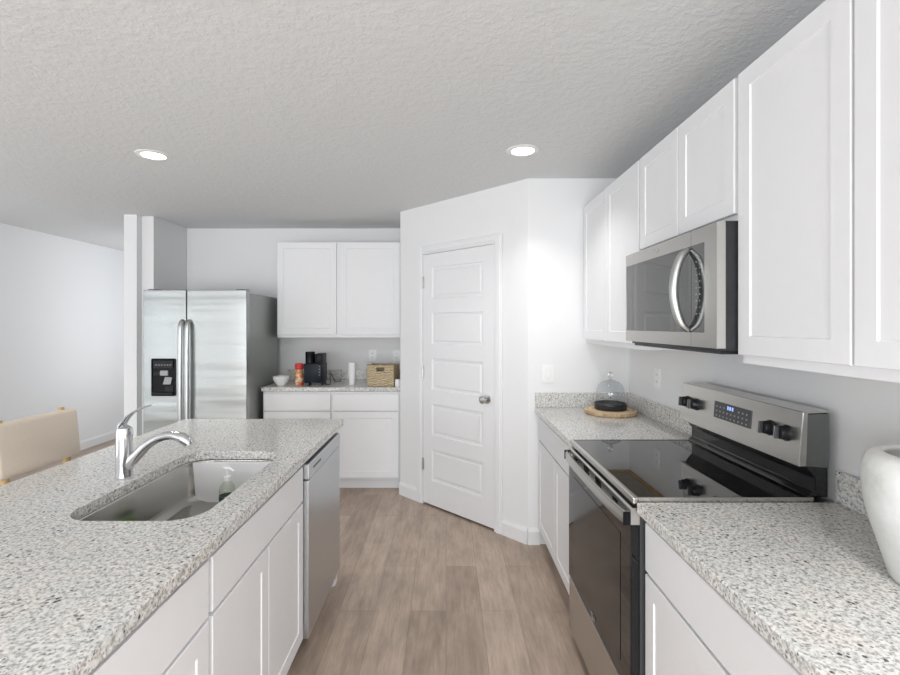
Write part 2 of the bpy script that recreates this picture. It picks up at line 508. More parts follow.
# door leaf, five raised panels
dx0, dx1, dz0, dz1 = O1+j+.004, O2-j-.004, .018, OT-j-.003
bm = B(); yf = -.008; th = .035
ptops = [1.925, 1.56, 1.195, .83, .465]; ph = .252; sx = .102
xs = [dx0, dx0+sx, dx1-sx, dx1]
zs = [dz0]
for t in reversed(ptops): zs += [t-ph, t]
zs.append(dz1)
grid = {}
def gv(x, z, y=yf):
    k = (round(x, 5), round(z, 5), round(y, 5))
    if k not in grid: grid[k] = bm.verts.new((x, y, z))
    return grid[k]
def quad(p): bm.faces.new([gv(*q) for q in p])
for i in range(3):
    for jz in range(len(zs)-1):
        x0_, x1_, z0_, z1_ = xs[i], xs[i+1], zs[jz], zs[jz+1]
        if i == 1 and jz % 2 == 1:
            rings = [(0, 0), (.006, .007), (.022, .009), (.034, .003)]
            prev = None
            for (o_, d_) in rings:
                r_ = [(x0_+o_, z0_+o_, yf+d_), (x1_-o_, z0_+o_, yf+d_), (x1_-o_, z1_-o_, yf+d_), (x0_+o_, z1_-o_, yf+d_)]
                if prev:
                    for k in range(4): quad([prev[k], prev[(k+1) % 4], r_[(k+1) % 4], r_[k]])
                prev = r_
            quad(prev)
        else:
            quad([(x0_, z0_), (x1_, z0_), (x1_, z1_), (x0_, z1_)])
yb = yf+th
bk = [bm.verts.new((x, yb, z)) for x, z in ((dx0, dz0), (dx1, dz0), (dx1, dz1), (dx0, dz1))]
bm.faces.new(bk)
bm.faces.new([gv(x, dz0) for x in xs]+[bk[1], bk[0]])
bm.faces.new([gv(x, dz1) for x in xs]+[bk[2], bk[3]])
bm.faces.new([gv(dx0, z) for z in zs]+[bk[3], bk[0]])
bm.faces.new([gv(dx1, z) for z in zs]+[bk[2], bk[1]])
bmesh.ops.recalc_face_normals(bm, faces=bm.faces)
door = dstruct('door_1', bm, 'trim', 'white five-panel pantry door in the diagonal wall')
for hz in (1.81, 1.08, .33):
    b2 = B(); box(b2, dx0-.008, dx0+.014, yf-.004, yf-.0005, hz-.045, hz+.045, .001)
    lathe(b2, [(.006, -.05), (.006, .05)], dx0-.001, yf-.007, hz, 10)
    obj('hinge', b2, 'nickel', door, True, local=True)
b2 = B(); R = Matrix.Translation((dx1-.062, yf, .93)) @ Matrix.Rotation(PI/2, 4, 'X')
lathe(b2, [(0, 0), (.032, 0), (.033, .006), (.014, .010), (.011, .030), (.022, .038), (.028, .050), (.026, .062), (.015, .068), (0, .069)], seg=28, mat=R)
obj('door_knob', b2, 'nickel', door, True, local=True)

# baseboards
def bb_profile(bm, x0, x1, flip=1):
    """local: along x, room side -y"""
    prism(bm, [(0, 0), (-.014, 0), (-.014, .085), (-.009, .098), (-.006, .108), (0, .108)], 'x', x0, x1)
def baseboard(name, p0, p1, label):
    p0 = Vector((*p0, 0)); p1 = Vector((*p1, 0)); d = p1-p0
    bm = B(); bb_profile(bm, 0, d.length)
    o = struct(name, bm, 'trim', label=label, local=True)
    o.location = p0; o.rotation_euler = (0, 0, math.atan2(d.y, d.x))
    return o
u = Vector((1, -1, 0))/math.sqrt(2)
q = C1+u*(O1-cw); baseboard('baseboard_pantry_left', (C1.x+.0, C1.y), (q.x, q.y), 'white baseboard left of pantry door')
q = C1+u*(O2+cw); baseboard('baseboard_pantry_right', (q.x, q.y), (C2.x, C2.y), 'white baseboard right of pantry door')
baseboard('baseboard_return', (C2.x, C2.y), (.625, C2.y), 'white baseboard on the return wall')
baseboard('baseboard_left', (LX, 4.05), (LX, FY), 'white baseboard along the left wall')
baseboard('baseboard_far', (LX, FY), (-2.855, FY), 'white baseboard at the end of the passage')
baseboard('baseboard_passage', (-2.853, 4.226), (-2.74, 4.226), 'white baseboard on wall end')

# ---------------------------------------------------------------- cabinets
def base_cabinet(label, loc, rz, w, drawers, doors, group='white base cabinets', depth=.585, sides=True):
    """local: x along the front, front frame at y=0, doors in front of it (-y)"""
    t = thing('base_cabinet', label, 'cabinet', loc, rz, group)
    bm = B(); p = .018
    box(bm, 0, p, .02, depth, .1, .874); box(bm, w-p, w, .02, depth, .1, .874)
    box(bm, p, w-p, .02, depth, .1, .1+p); box(bm, p, w-p, depth-.01, depth, .118, .874)
    f = .035
    box(bm, 0, f, 0, .02, .1, .874); box(bm, w-f, w, 0, .02, .1, .874)
    box(bm, f, w-f, 0, .02, .1, .135); box(bm, f, w-f, 0, .02, .84, .874); box(bm, f, w-f, 0, .02, .685, .715)
    if len(doors) > 1:
        c_ = (doors[0][1]+doors[1][0])/2; box(bm, c_-.02, c_+.02, 0, .02, .1352, .6848)
    if len(drawers) > 1:
        c_ = (drawers[0][1]+drawers[1][0])/2; box(bm, c_-.02, c_+.02, 0, .02, .7152, .8398)
    obj('body', bm, 'cab', t, local=True)
    b = B(); box(b, 0, w, .07, .085, 0, .0995); box(b, 0, .018, .085, depth, 0, .0995); box(b, w-.018, w, .085, depth, 0, .0995)
    obj('toe_kick', b, 'cab', t, local=True)
    for (a, c) in drawers:
        b = B(); box(b, a, c, -.0195, -.0005, .708, .855, .002); obj('drawer', b, 'cab', t, local=True)
    for (a, c) in doors:
        b = B(); shaker(b, a, c, .118, .698, -.0195); obj('door', b, 'cab', t, local=True)
    return t
def wall_cabinet(label, loc, rz, w, z0, z1, doors, depth=.303, group='white wall cabinets', dz=.027):
    t = thing('wall_cabinet', label, 'cabinet', loc, rz, group)
    b = B(); box(b, 0, w, 0, depth, z0+.012, z1); p = .018
    box(b, 0, w, 0, p, z0, z0+.012)
    box(b, 0, p, p, depth, z0, z0+.012); box(b, w-p, w, p, depth, z0, z0+.012)
    obj('body', b, 'cab', t, local=True)
    b = B(); box(b, p+.03, w-p-.03, p+.03, depth-.03, z0+.008, z0+.0115); obj('bottom_panel', b, 'underpanel', t, local=True)
    b = B(); q = .0005
    box(b, p+q, w-p-q, p+q, p+.029, z0+.002, z0+.0115); box(b, p+q, w-p-q, depth-.029, depth, z0+.002, z0+.0115)
    box(b, p+q, p+.029, p+.03, depth-.03, z0+.002, z0+.0115); box(b, w-p-.029, w-p-q, p+.03, depth-.03, z0+.002, z0+.0115)
    obj('bottom_frame', b, 'underside', t, local=True)
    for (a, c) in doors:
        b = B(); shaker(b, a, c, z0+dz, z1-.006, -.0195); obj('door', b, 'cab', t, local=True)
    return t
G = .004
# back run (rz = 0)
base_cabinet('white base cabinet under the short counter beside the refrigerator', (-1.615, 4.215, 0), 0, 1.215,
             [(.012, .597), (.621, 1.200)], [(.012, .597), (.621, 1.200)], depth=.615)
wall_cabinet('white two-door wall cabinet above the short counter, right of refrigerator', (-1.60, 4.531, 0), 0, 1.2, 1.343, 2.25,
             [(.004, .562), (.602, 1.165)])
# right run (rz = -90: local x runs towards the viewer)
FX = .612+.0195
base_cabinet('white base cabinet between the pantry wall and the range', (FX, 3.180, 0), -PI/2, .942,
             [(.02, .93)], [(.02, .478), (.484, .93)], depth=.588)
base_cabinet('white base cabinet at lower right, nearest side of the range', (FX, 1.474, 0), -PI/2, .914,
             [(.008, .90)], [(.008, .452), (.458, .90)], depth=.588)
UX = .912+.0195
wall_cabinet('white two-door wall cabinet left of the microwave, against the pantry wall', (UX, 3.181, 0), -PI/2, .922, 1.343, 2.25,
             [(.02, .458), (.464, .918)], depth=.288)
wall_cabinet('short white two-door wall cabinet directly above the microwave', (UX, 2.257, 0), -PI/2, .761, 1.795, 2.25,
             [(.012, .376), (.382, .746)], dz=.02, depth=.288)
wall_cabinet('tall white wall cabinet right of the microwave, at top right', (UX, 1.495, 0), -PI/2, .85, 1.343, 2.25,
             [(.004, .42), (.428, .842)], depth=.288)
# island run (rz = +90: local x runs away from the viewer)
IX = -.612-.0195
base_cabinet('white sink base cabinet in the island, next to the dishwasher', (IX, 1.243, 0), PI/2, .808,
             [(.008, .80)], [(.008, .402), (.406, .80)], depth=.60)
base_cabinet('white island cabinet at the lower left, nearest the viewer', (IX, .48, 0), PI/2, .761,
             [(.008, .752)], [(.008, .378), (.384, .752)], depth=.60)
# island end panel and seating-side panel
bm = B(); box(bm, -1.235, -.632, 2.664, 2.74, 0, .878); box(bm, -.632, -.622, 2.666, 2.73, 0, .095, .002)
o = obj('end_panel', bm, 'cab'); tag(o, 'white end panel closing the island beyond the dishwasher', 'panel')
bm = B(); box(bm, -1.262, -1.242, .48, 2.74, 0, .878)
o = obj('island_back_panel', bm, 'cab'); tag(o, 'white panel on the seating side of the island, behind the stool', 'panel')

# ---------------------------------------------------------------- countertops
ZT, ZB = .914, .880
def slab(label, x0, x1, y0, y1, splashes):
    bm = B(); box(bm, x0, x1, y0, y1, ZB, ZT)
    o = obj('countertop', bm, 'granite', bevel=.003); tag(o, label, 'countertop')
    for s in splashes:
        b = B(); box(b, *s, ZT, 1.012); obj('backsplash', b, 'granite', o, bevel=.002)
    return o
slab('grey speckled granite countertop between the pantry wall and the range', .59, RX, 2.237, 3.183, [(RX-.019, RX, 2.237, 3.163), (.592, RX, 3.163, 3.183)])
slab('speckled granite countertop at lower right under the white pot', .59, RX, .25, 1.475, [(RX-.019, RX, .25, 1.475)])
slab('short granite countertop against the back wall holding the basket', -1.622, C1.x, 4.186, BY, [(-1.60, C1.x, BY-.02, BY)])
# island top with the sink cut-out
IX0, IX1, IY0, IY1 = -1.52, -.595, .42, 2.785
SX0, SX1, SY0, SY1 = -1.100, -.700, 1.335, 2.068
bm = B()
outer = [bm.verts.new((x, y, ZT)) for x, y in rrect(IX0, IX1, IY0, IY1, .018, 4)]
inner = [bm.verts.new((x, y, ZT)) for x, y in rrect(SX0, SX1, SY0, SY1, .095, 8)]
es = []
for ring in (outer, inner):
    for i in range(len(ring)): es.append(bm.edges.new((ring[i], ring[(i+1) % len(ring)])))
bmesh.ops.triangle_fill(bm, use_beauty=True, edges=es)
ext = bmesh.ops.extrude_face_region(bm, geom=bm.faces[:])
bmesh.ops.translate(bm, vec=(0, 0, ZB-ZT), verts=[g for g in ext['geom'] if isinstance(g, bmesh.types.BMVert)])
bmesh.ops.recalc_face_normals(bm, faces=bm.faces)
o = obj('countertop', bm, 'granite', bevel=.0025)
tag(o, 'large speckled granite island countertop with the sink cut into it', 'countertop')

# ---------------------------------------------------------------- sink
sk = thing('kitchen_sink', 'stainless steel undermount sink in the island countertop', 'sink', ((SX0+SX1)/2, (SY0+SY1)/2, .69))
bm = B()
def rr(x0, x1, y0, y1, r, z): return [(x, y, z) for x, y in rrect(x0, x1, y0, y1, r, 8)]
ZF = .705
a, b_, c, d = SX0-.004, SX1+.004, SY0-.004, SY1+.004
loft(bm, [rr(a-.018, b_+.018, c-.018, d+.018, .11, ZB-.003), rr(a-.018, b_+.018, c-.018, d+.018, .11, ZB-.001),
          rr(a, b_, c, d, .098, ZB-.001), rr(a+.002, b_-.002, c+.002, d-.002, .1, ZB-.008),
          rr(a+.006, b_-.006, c+.006, d-.006, .105, ZF+.04), rr(a+.012, b_-.012, c+.012, d-.012, .10, ZF+.016),
          rr(a+.035, b_-.035, c+.035, d-.035, .08, ZF+.002), rr(a+.12, b_-.12, c+.2, d-.2, .04, ZF-.001)], True)
obj('bowl', bm, 'steel_sink', sk, 'all')
bm = B(); lathe(bm, [(0, -.004), (.03, -.004), (.034, .002), (.045, .0035), (.047, .001), (.047, -.0005)], (SX0+SX1)/2, (SY0+SY1)/2, ZF+.001, 28, False)
obj('drain', bm, 'chrome', sk, True)

# soap bottle standing in the sink
sx_, sy_ = -.885, 1.93
sb = thing('soap_bottle', 'clear pump bottle with green dish soap standing in the sink', 'soap bottle', (sx_, sy_, ZF+.002))
bm = B(); lathe(bm, [(0, 0), (.028, 0), (.031, .006), (.031, .085), (.026, .105), (.014, .122), (.012, .13), (0, .13)], sx_, sy_, ZF+.003, 24)
obj('bottle', bm, 'soap_clear', sb, True)
bm = B(); lathe(bm, [(0, .002), (.027, .002), (.029, .008), (.029, .04), (0, .04)], sx_, sy_, ZF+.003, 24); obj('soap', bm, 'green', sb, True)
bm = B(); lathe(bm, [(.0315, .048), (.0315, .066), (.0312, .066), (.0312, .048)], sx_, sy_, ZF+.003, 24, False); obj('bottle_label', bm, 'label_dark', sb, True)
bm = B(); lathe(bm, [(.0135, .125), (.0135, .142), (.005, .145), (.005, .166), (.009, .168), (.011, .176), (.006, .18), (0, .18)], sx_, sy_, ZF+.003, 18)
tube(bm, [(sx_, sy_, ZF+.177), (sx_+.02, sy_-.012, ZF+.177), (sx_+.036, sy_-.02, ZF+.170)], [.006, .005, .004], 8, 3)
tube(bm, [(sx_, sy_, ZF+.177), (sx_-.018, sy_+.01, ZF+.176)], [.006, .005], 8, 0)
obj('pump', bm, 'white_plastic', sb, True)

# ---------------------------------------------------------------- faucet
fx, fy = -1.150, 1.705
fc = thing('faucet', 'chrome pull-out kitchen faucet with lever on the island behind the sink', 'faucet', (fx, fy, ZT))
bm = B()
lathe(bm, [(0, 0), (.031, 0), (.031, .004), (.0275, .008), (.0265, .03), (.0265, .14), (.027, .165), (.024, .18), (.012, .19), (0, .192)], fx, fy, ZT, 30)
obj('body', bm, 'chrome', fc, True)
bm = B()
tube(bm, [(fx+.012, fy, ZT+.045), (fx+.045, fy, ZT+.082), (fx+.080, fy, ZT+.118), (fx+.12, fy, ZT+.143), (fx+.160, fy, ZT+.153), (fx+.190, fy, ZT+.150)],
     [.020, .019, .017, .0155, .015, .0155], 18, 6)
obj('spout', bm, 'chrome', fc, True)
bm = B()
tube(bm, [(fx+.182, fy, ZT+.152), (fx+.208, fy, ZT+.144), (fx+.224, fy, ZT+.132), (fx+.229, fy, ZT+.120)], [.0155, .019, .018, .0165], 18, 5)
obj('spray_head', bm, 'chrome', fc, True)
bm = B()
tube(bm, [(fx-.015, fy, ZT+.165), (fx-.008, fy, ZT+.19), (fx+.01, fy, ZT+.215), (fx+.035, fy, ZT+.237), (fx+.065, fy, ZT+.252), (fx+.098, fy, ZT+.262)],
     [.018, .020, .014, .0085, .0075, .004], 14, 6, .55)
obj('lever', bm, 'chrome', fc, True)

# ---------------------------------------------------------------- dishwasher
dw = thing('dishwasher', 'stainless steel dishwasher at the far end of the island', 'dishwasher', (-.9, 2.357, 0))
bm = B(); box(bm, -1.2, -.632, 2.095, 2.658, .1, .872); box(bm, -1.15, -.70, 2.07, 2.645, 0, .0995)
obj('tub', bm, 'black_plastic', dw)
bm = B(); box(bm, -.6315, -.592, 2.058, 2.656, .105, .79, .005, 2)
obj('door', bm, 'steel_dw', dw)
bm = B(); box(bm, -.6315, -.590, 2.058, 2.656, .793, .862, .005, 2)
cp = obj('control_panel', bm, 'steel_dw', dw)
bm = B(); box(bm, -.5905, -.5893, 2.12, 2.25, .825, .835); obj('vent', bm, 'dark_grey', cp)

# ---------------------------------------------------------------- refrigerator
FXL, FXR, FF, FB = -2.508, -1.652, 3.95, 4.70
fr = thing('refrigerator', 'stainless side-by-side refrigerator with black ice dispenser against the back wall', 'refrigerator', ((FXL+FXR)/2, 4.3, 0))
bm = B(); box(bm, FXL+.004, FXR-.004, FF+.072, FB, .03, 1.728, .004); box(bm, FXL+.05, FXR-.05, FF+.12, FB-.05, 0, .03)
obj('cabinet', bm, 'side', fr)
xs_ = -2.150
def fdoor(x0, x1, cut=None):
    bm = B(); z0, z1 = .06, 1.752
    def boxr(a0, a1, c0, c1, y0=FF): box(bm, a0, a1, y0, FF+.066, c0, c1)
    n = 10; pts = []
    # gently crowned front
    for k in range(n+1):
        t_ = k/n; pts.append((x0+(x1-x0)*t_, FF+.002*((2*t_-1)**4)))
    prof = pts+[(x1, FF+.066), (x0, FF+.066)]
    prism(bm, prof, 'z', z0, z1)
    return bm
bm = fdoor(FXL, xs_-.003); obj_l = obj('door', bm, 'steel_v', fr, True, bevel=.004)
bm = fdoor(xs_+.003, FXR); obj_r = obj('door', bm, 'steel_v', fr, True, bevel=.004)
for d_, hx in ((obj_l, xs_-.030), (obj_r, xs_+.026)):
    bm = B()
    tube(bm, [(hx, FF-.003, 1.50), (hx, FF-.030, 1.475), (hx, FF-.042, 1.40), (hx, FF-.046, 1.1), (hx, FF-.042, .70), (hx, FF-.030, .62), (hx, FF-.003, .60)],
         [.016, .018, .019, .019, .019, .018, .016], 14, 6, .7, (0, 1, 0))
    obj('handle', bm, 'satin', d_, True)
for a in (FXL+.02, FXR-.10):
    bm = B(); box(bm, a, a+.08, FF+.03, FF+.11, 1.7535, 1.762, .002); obj('hinge_cover', bm, 'grey_metal', fr)
# dispenser: framed recess
qx0, qx1, qz0, qz1 = -2.437, -2.236, .874, 1.185
bm = B(); yy = FF-.002
loft(bm, [[(x, yy+.001, z) for x, z in rrect(qx0, qx1, qz0, qz1, .012, 3)], [(x, yy-.006, z) for x, z in rrect(qx0, qx1, qz0, qz1, .012, 3)],
          [(x, yy-.006, z) for x, z in rrect(qx0+.008, qx1-.008, qz0+.008, qz1-.008, .009, 3)],
          [(x, yy+.0, z) for x, z in rrect(qx0+.012, qx1-.012, qz0+.012, qz1-.012, .007, 3)]], True, True)
dp = obj('dispenser', bm, 'black_satin', obj_l)
bm = B(); box(bm, qx0+.02, qx1-.02, yy-.010, yy-.0065, qz1-.08, qz1-.018, .001)
obj('control_strip', bm, 'grey_satin', dp)
bm = B(); box(bm, qx0+.018, qx1-.018, yy-.016, yy-.001, qz0+.012, qz0+.03, .002)
obj('drip_tray', bm, 'grey_satin', dp)
bm = B(); box(bm, qx0+.115, qx1-.016, yy-.009, yy-.001, qz0+.035, qz0+.085, .002); obj('lower_guard', bm, 'grey_satin', dp)
bm = B(); box(bm, qx0+.02, qx0+.075, yy-.009, yy-.001, qz0+.17, qz0+.205, .002); obj('side_button', bm, 'grey_satin', dp)
bm = B()
for k in range(6): box(bm, qx0+.035+k*.024, qx0+.050+k*.024, yy-.0108, yy-.0102, qz1-.056, qz1-.050)
obj('printed_icons', bm, 'icon', dp)
bm = B(); box(bm, qx0+.076, qx0+.142, yy-.014, yy-.001, qz0+.170, qz0+.212, .003); obj('chute', bm, 'silver_plastic', dp)
bm = B(); prism(bm, [(qx0+.10, qz0+.098), (qx0+.162, qz0+.098), (qx0+.176, qz0+.155), (qx0+.118, qz0+.158)], 'y', yy-.012, yy-.003); obj('paddle', bm, 'silver_plastic', dp)

# ---------------------------------------------------------------- electric range
R0, R1 = 1.479, 2.233
st = thing('electric_range', 'stainless electric range with black glass cooktop and oven door', 'stove', (.9, 1.856, 0))
bm = B(); box(bm, .603, 1.185, R0+.002, R1-.002, .03, .908, .003); box(bm, .66, 1.15, R0+.05, R1-.05, 0, .03)
obj('body', bm, 'dark_grey', st)
bm = B(); box(bm, .598, 1.137, R0+.006, R1-.006, .9085, .9245, .001)
obj('cooktop', bm, 'cook_glass', st)
bm = B()
box(bm, .580, .5975, R0, R1, .905, .9265, .004, 2)
box(bm, .5975, 1.14, R0, R0+.0055, .912, .9265, .001); box(bm, .5975, 1.14, R1-.0055, R1, .912, .9265, .001)
obj('cooktop_rim', bm, 'steel_h', st)
# oven door
bm = B(); box(bm, .574, .602, R0+.003, R1-.003, .298, .84, .003)
od = obj('oven_door', bm, 'oven_glass', st)
bm = B(); prism(bm, [(.574, .8405), (.602, .8405), (.602, .893), (.580, .893), (.574, .888)], 'y', R0+.003, R1-.003)
top = obj('door_trim', bm, 'steel_h', od)
# slanted louvre slots
pA = Vector((.574, 0, .853)); pB = Vector((.574, 0, .886)); dn = Vector((-(pB.z-pA.z), 0, pB.x-pA.x)).normalized()
def slot(y0, y1, f0, f1):
    a_ = pA.lerp(pB, f0)+dn*.0004; c_ = pA.lerp(pB, f1)+dn*.0004
    vs = [bm.verts.new((p.x, y, p.z)) for p, y in ((a_, y0), (a_, y1), (c_, y1), (c_, y0))]
    vs2 = [bm.verts.new(v.co-dn*.0003) for v in vs]
    bm.faces.new(vs); bm.faces.new(vs2[::-1])
    for k in range(4): bm.faces.new((vs[k], vs2[k], vs2[(k+1) % 4], vs[(k+1) % 4]))
for yc, n, L in ((2.10, 2, .035), (1.95, 4, .07), (1.80, 4, .07), (1.62, 2, .05)):
    bm = B()
    for k in range(n):
        f = .10+.8*(k+.5)/4 if n == 4 else .3+.4*(k+.5)/2
        slot(yc-L/2, yc+L/2, f-.065, f+.065)
    bmesh.ops.recalc_face_normals(bm, faces=bm.faces)
    obj('louvre', bm, 'void', top)
bm = B(); box(bm, .5725, .5738, R0+.09, R1-.09, .36, .78, .0005); obj('window', bm, 'black_gloss', od)
# bowed flat handle
bm = B(); n = 18; rings = []
for k in range(n+1):
    t_ = k/n; y = R0+.012+(R1-R0-.024)*t_; x = .561-.012*(1-(2*t_-1)**4)
    rings.append([(x-.006, y, .842), (x+.004, y, .838), (x+.008, y, .842), (x+.006, y, .876), (x, y, .880), (x-.006, y, .872)])
loft(bm, rings, True, True)
for yc in (R0+.024, R1-.024): box(bm, .562, .5738, yc-.012, yc+.012, .845, .873)
hd = obj('handle', bm, 'steel_h', od, True)
for a, b__ in ((R0+.004, R0+.0115), (R1-.0115, R1-.004)):
    bm = B(); box(bm, .552, .5735, a, b__, .838, .880, .002); obj('handle_cap', bm, 'black_satin', hd)
bm = B()  # small maker's emblem, an open ring with a bar
R_ = Matrix.Translation((.5722, 1.86, .335)) @ Matrix.Rotation(PI/2, 4, 'Y')
for k in range(20):
    a0 = 2*PI*k/24; a1 = 2*PI*(k+1)/24
    tube(bm, [(.5718, 1.86+.028*math.cos(a0), .325+.011*math.sin(a0)), (.5718, 1.86+.028*math.cos(a1), .325+.011*math.sin(a1))], .0012, 5, 0)
box(bm, .571, .5725, 1.838, 1.882, .3225, .3275)
obj('emblem', bm, 'chrome', od)
bm = B(); box(bm, .576, .602, R0+.003, R1-.003, .055, .290, .004, 2)
obj('drawer', bm, 'steel_h', st)
# backguard
bm = B()
prism(bm, [(1.128, .9255), (1.147, .945), (1.147, .985), (1.118, 1.021), (1.124, 1.186), (1.188, 1.189), (1.188, .9255)], 'y', R0+.004, R1-.004)
bg = obj('backguard', bm, 'black_gloss', st, bevel=.003)
bm = B(); prism(bm, [(1.1875, 1.018), (1.1875, 1.1865), (1.1195, 1.1835), (1.1145, 1.024)], 'y', R0+.0005, R0+.0038)
obj('side_panel', bm, 'grey_metal', bg)
bm = B(); prism(bm, [(1.094, 1.022), (1.108, 1.192), (1.188, 1.197), (1.188, 1.1895), (1.1235, 1.1865), (1.1175, 1.023)], 'y', R0, R1)
cpn = obj('control_panel', bm, 'steel_h', st, bevel=.002)
tilt = math.atan2(.014, .170)
def on_panel(z): return 1.094+(z-1.022)*.014/.170
def pbox(bm, y0, y1, z0, z1, out, inn=0.0):
    x0, x1 = on_panel(z0), on_panel(z1)
    vs = [bm.verts.new(p) for p in ((x0-out, y0, z0), (x0-inn, y0, z0), (x0-inn, y1, z0), (x0-out, y1, z0),
                                    (x1-out, y0, z1), (x1-inn, y0, z1), (x1-inn, y1, z1), (x1-out, y1, z1))]
    for f in ((0, 3, 2, 1), (4, 5, 6, 7), (0, 1, 5, 4), (1, 2, 6, 5), (2, 3, 7, 6), (3, 0, 4, 7)): bm.faces.new([vs[i] for i in f])
bm = B(); pbox(bm, 1.722, 1.956, 1.087, 1.152, .0025); dsp = obj('display', bm, 'dark_grey', cpn)
bm = B()
for y in (1.862, 1.848, 1.832): pbox(bm, y-.0045, y+.0045, 1.130, 1.144, .0032, .0026)
obj('clock', bm, 'clock', dsp)
bm = B()
for i in range(9):
    for k in range(3):
        if k == 2 and 3 <= i <= 5: continue
        y = 1.745+i*.024; z = 1.097+k*.018
        pbox(bm, y-.004, y+.004, z-.003, z+.003, .0032, .0026)
obj('printed_keys', bm, 'icon', dsp)
for y in (2.175, 2.095, 1.622, 1.543):
    z = 1.113; Rk = Matrix.Translation((on_panel(z), y, z)) @ Matrix.Rotation(-PI/2+tilt, 4, 'Y')
    bm = B(); lathe(bm, [(0, 0), (.026, 0), (.0265, .003), (.023, .006), (.0215, .022), (.019, .026), (0, .026)], seg=26, mat=Rk)
    kn = obj('knob', bm, 'black_plastic', cpn, True)
    bm = B(); box(bm, -.020, .020, -.0055, .0055, .026, .040, .002, 1, rot=Rk); obj('grip', bm, 'dark_grey', kn)
    bm = B(); box(bm, -.0195, .0195, -.0012, .0012, .0402, .0412, 0, 1, rot=Rk); obj('pointer', bm, 'icon', kn)

# ---------------------------------------------------------------- microwave
mw = thing('microwave', 'stainless over-the-range microwave with curved handle under the short cabinet', 'microwave', (1.0, 1.856, 1.38))
M0, M1, MX = 1.497, 2.254, .85
bm = B(); box(bm, MX+.028, 1.219, M0, M1, 1.377, 1.790, .003)
box(bm, MX+.03, 1.15, M0+.03, M1-.03, 1.368, 1.3775)
obj('body', bm, 'black_plastic', mw)
ys = 1.655
bm = B(); MZ0, MZ1 = 1.388, 1.787
g0, g1 = 1.437, 1.735
# door: stainless frame with an opening for the glass
def mframe(bm, y0, y1, left, right):
    box(bm, MX, MX+.0275, y0, y1, MZ0, g0); box(bm, MX, MX+.0275, y0, y1, g1, MZ1)
    if left: box(bm, MX, MX+.0275, y0, y0+left, g0, g1)
    if right: box(bm, MX, MX+.0275, y1-right, y1, g0, g1)
mframe(bm, ys+.001, M1, 0, .006); md = obj('door', bm, 'steel_h', mw)
bm = B(); box(bm, MX+.001, MX+.027, ys+.001, M1-.0065, g0+.0005, g1-.0005); obj('window', bm, 'micro_glass', md)
bm = B(); mframe(bm, M0, ys-.001, .072, 0); mp_ = obj('control_panel', bm, 'steel_h', mw)
bm = B(); box(bm, MX+.001, MX+.027, M0+.0725, ys-.001, g0+.0005, g1-.0005); kp = obj('keypad', bm, 'micro_glass', mp_)
bm = B()
for k in range(9):
    for c_ in range(2):
        y = 1.60+c_*.022; z = 1.50+k*.022
        box(bm, MX+.0002, MX+.0009, y-.003, y+.003, z-.002, z+.002)
obj('printed_keys', bm, 'icon', kp)
bm = B()
tube(bm, [(MX-.002, ys+.018, 1.725), (MX-.026, ys+.018, 1.70), (MX-.044, ys+.018, 1.65), (MX-.052, ys+.018, 1.585), (MX-.044, ys+.018, 1.52), (MX-.026, ys+.018, 1.468), (MX-.002, ys+.018, 1.443)],
     [.010, .014, .015, .015, .015, .014, .010], 14, 6, 1, (0, 1, 0))
obj('handle', bm, 'satin', md, True)
bm = B()
for k in range(20):
    a0 = 2*PI*k/24; a1 = 2*PI*(k+1)/24
    tube(bm, [(MX-.0006, 1.93+.022*math.cos(a0), 1.762+.008*math.sin(a0)), (MX-.0006, 1.93+.022*math.cos(a1), 1.762+.008*math.sin(a1))], .0008, 5, 0)
box(bm, MX-.001, MX-.0001, 1.905, 1.955, 1.760, 1.7635)
obj('emblem', bm, 'chrome', md)

# ---------------------------------------------------------------- cake dome on a wood slice
cx_, cy_ = 1.018, 2.955
bd = thing('serving_board', 'round pale wood slice on the counter left of the range', 'board', (cx_, cy_, ZT))
bm = B(); lathe(bm, [(0, 0), (.150, 0), (.156, .006), (.157, .020), (.154, .0255)], cx_, cy_, ZT, 48, False)
obj('bark_edge', bm, 'bark', bd, True)
bm = B(); lathe(bm, [(0, .0245), (.150, .0245), (.154, .0255), (.150, .027), (0, .027)], cx_, cy_, ZT, 48, False)
obj('top_face', bm, 'wood_slice', bd, True)
tr = thing('cake_stand', 'low black tray under a clear glass dome on the wood slice', 'cake stand', (cx_, cy_, ZT+.027))
bm = B(); lathe(bm, [(0, 0), (.093, 0), (.096, .004), (.096, .038), (.093, .041), (.089, .038), (.088, .03), (0, .03)], cx_, cy_, ZT+.0275, 48)
obj('tray', bm, 'black_plastic', tr, True)
bm = B()
prof = [(.0845, .0305), (.086, .031), (.086, .10), (.082, .125), (.070, .150), (.050, .168), (.025, .178), (0, .181)]
lathe(bm, prof, cx_, cy_, ZT+.0285, 48, False)
obj('dome', bm, 'glass', tr, 'all')
bm = B(); lathe(bm, [(0, 0), (.014, .0), (.013, .003), (.004, .005), (.004, .012), (0, .012)], cx_, cy_, ZT+.2105, 16)
zz = ZT+.2385
n = 22
pts = [(cx_+.013*math.sin(2*PI*k/n), cy_, zz-.016*math.cos(2*PI*k/n)*1.0) for k in range(n+1)]
tube(bm, pts, .003, 8, 0, up=(0, 1, 0))
obj('ring_handle', bm, 'nickel', tr, True)

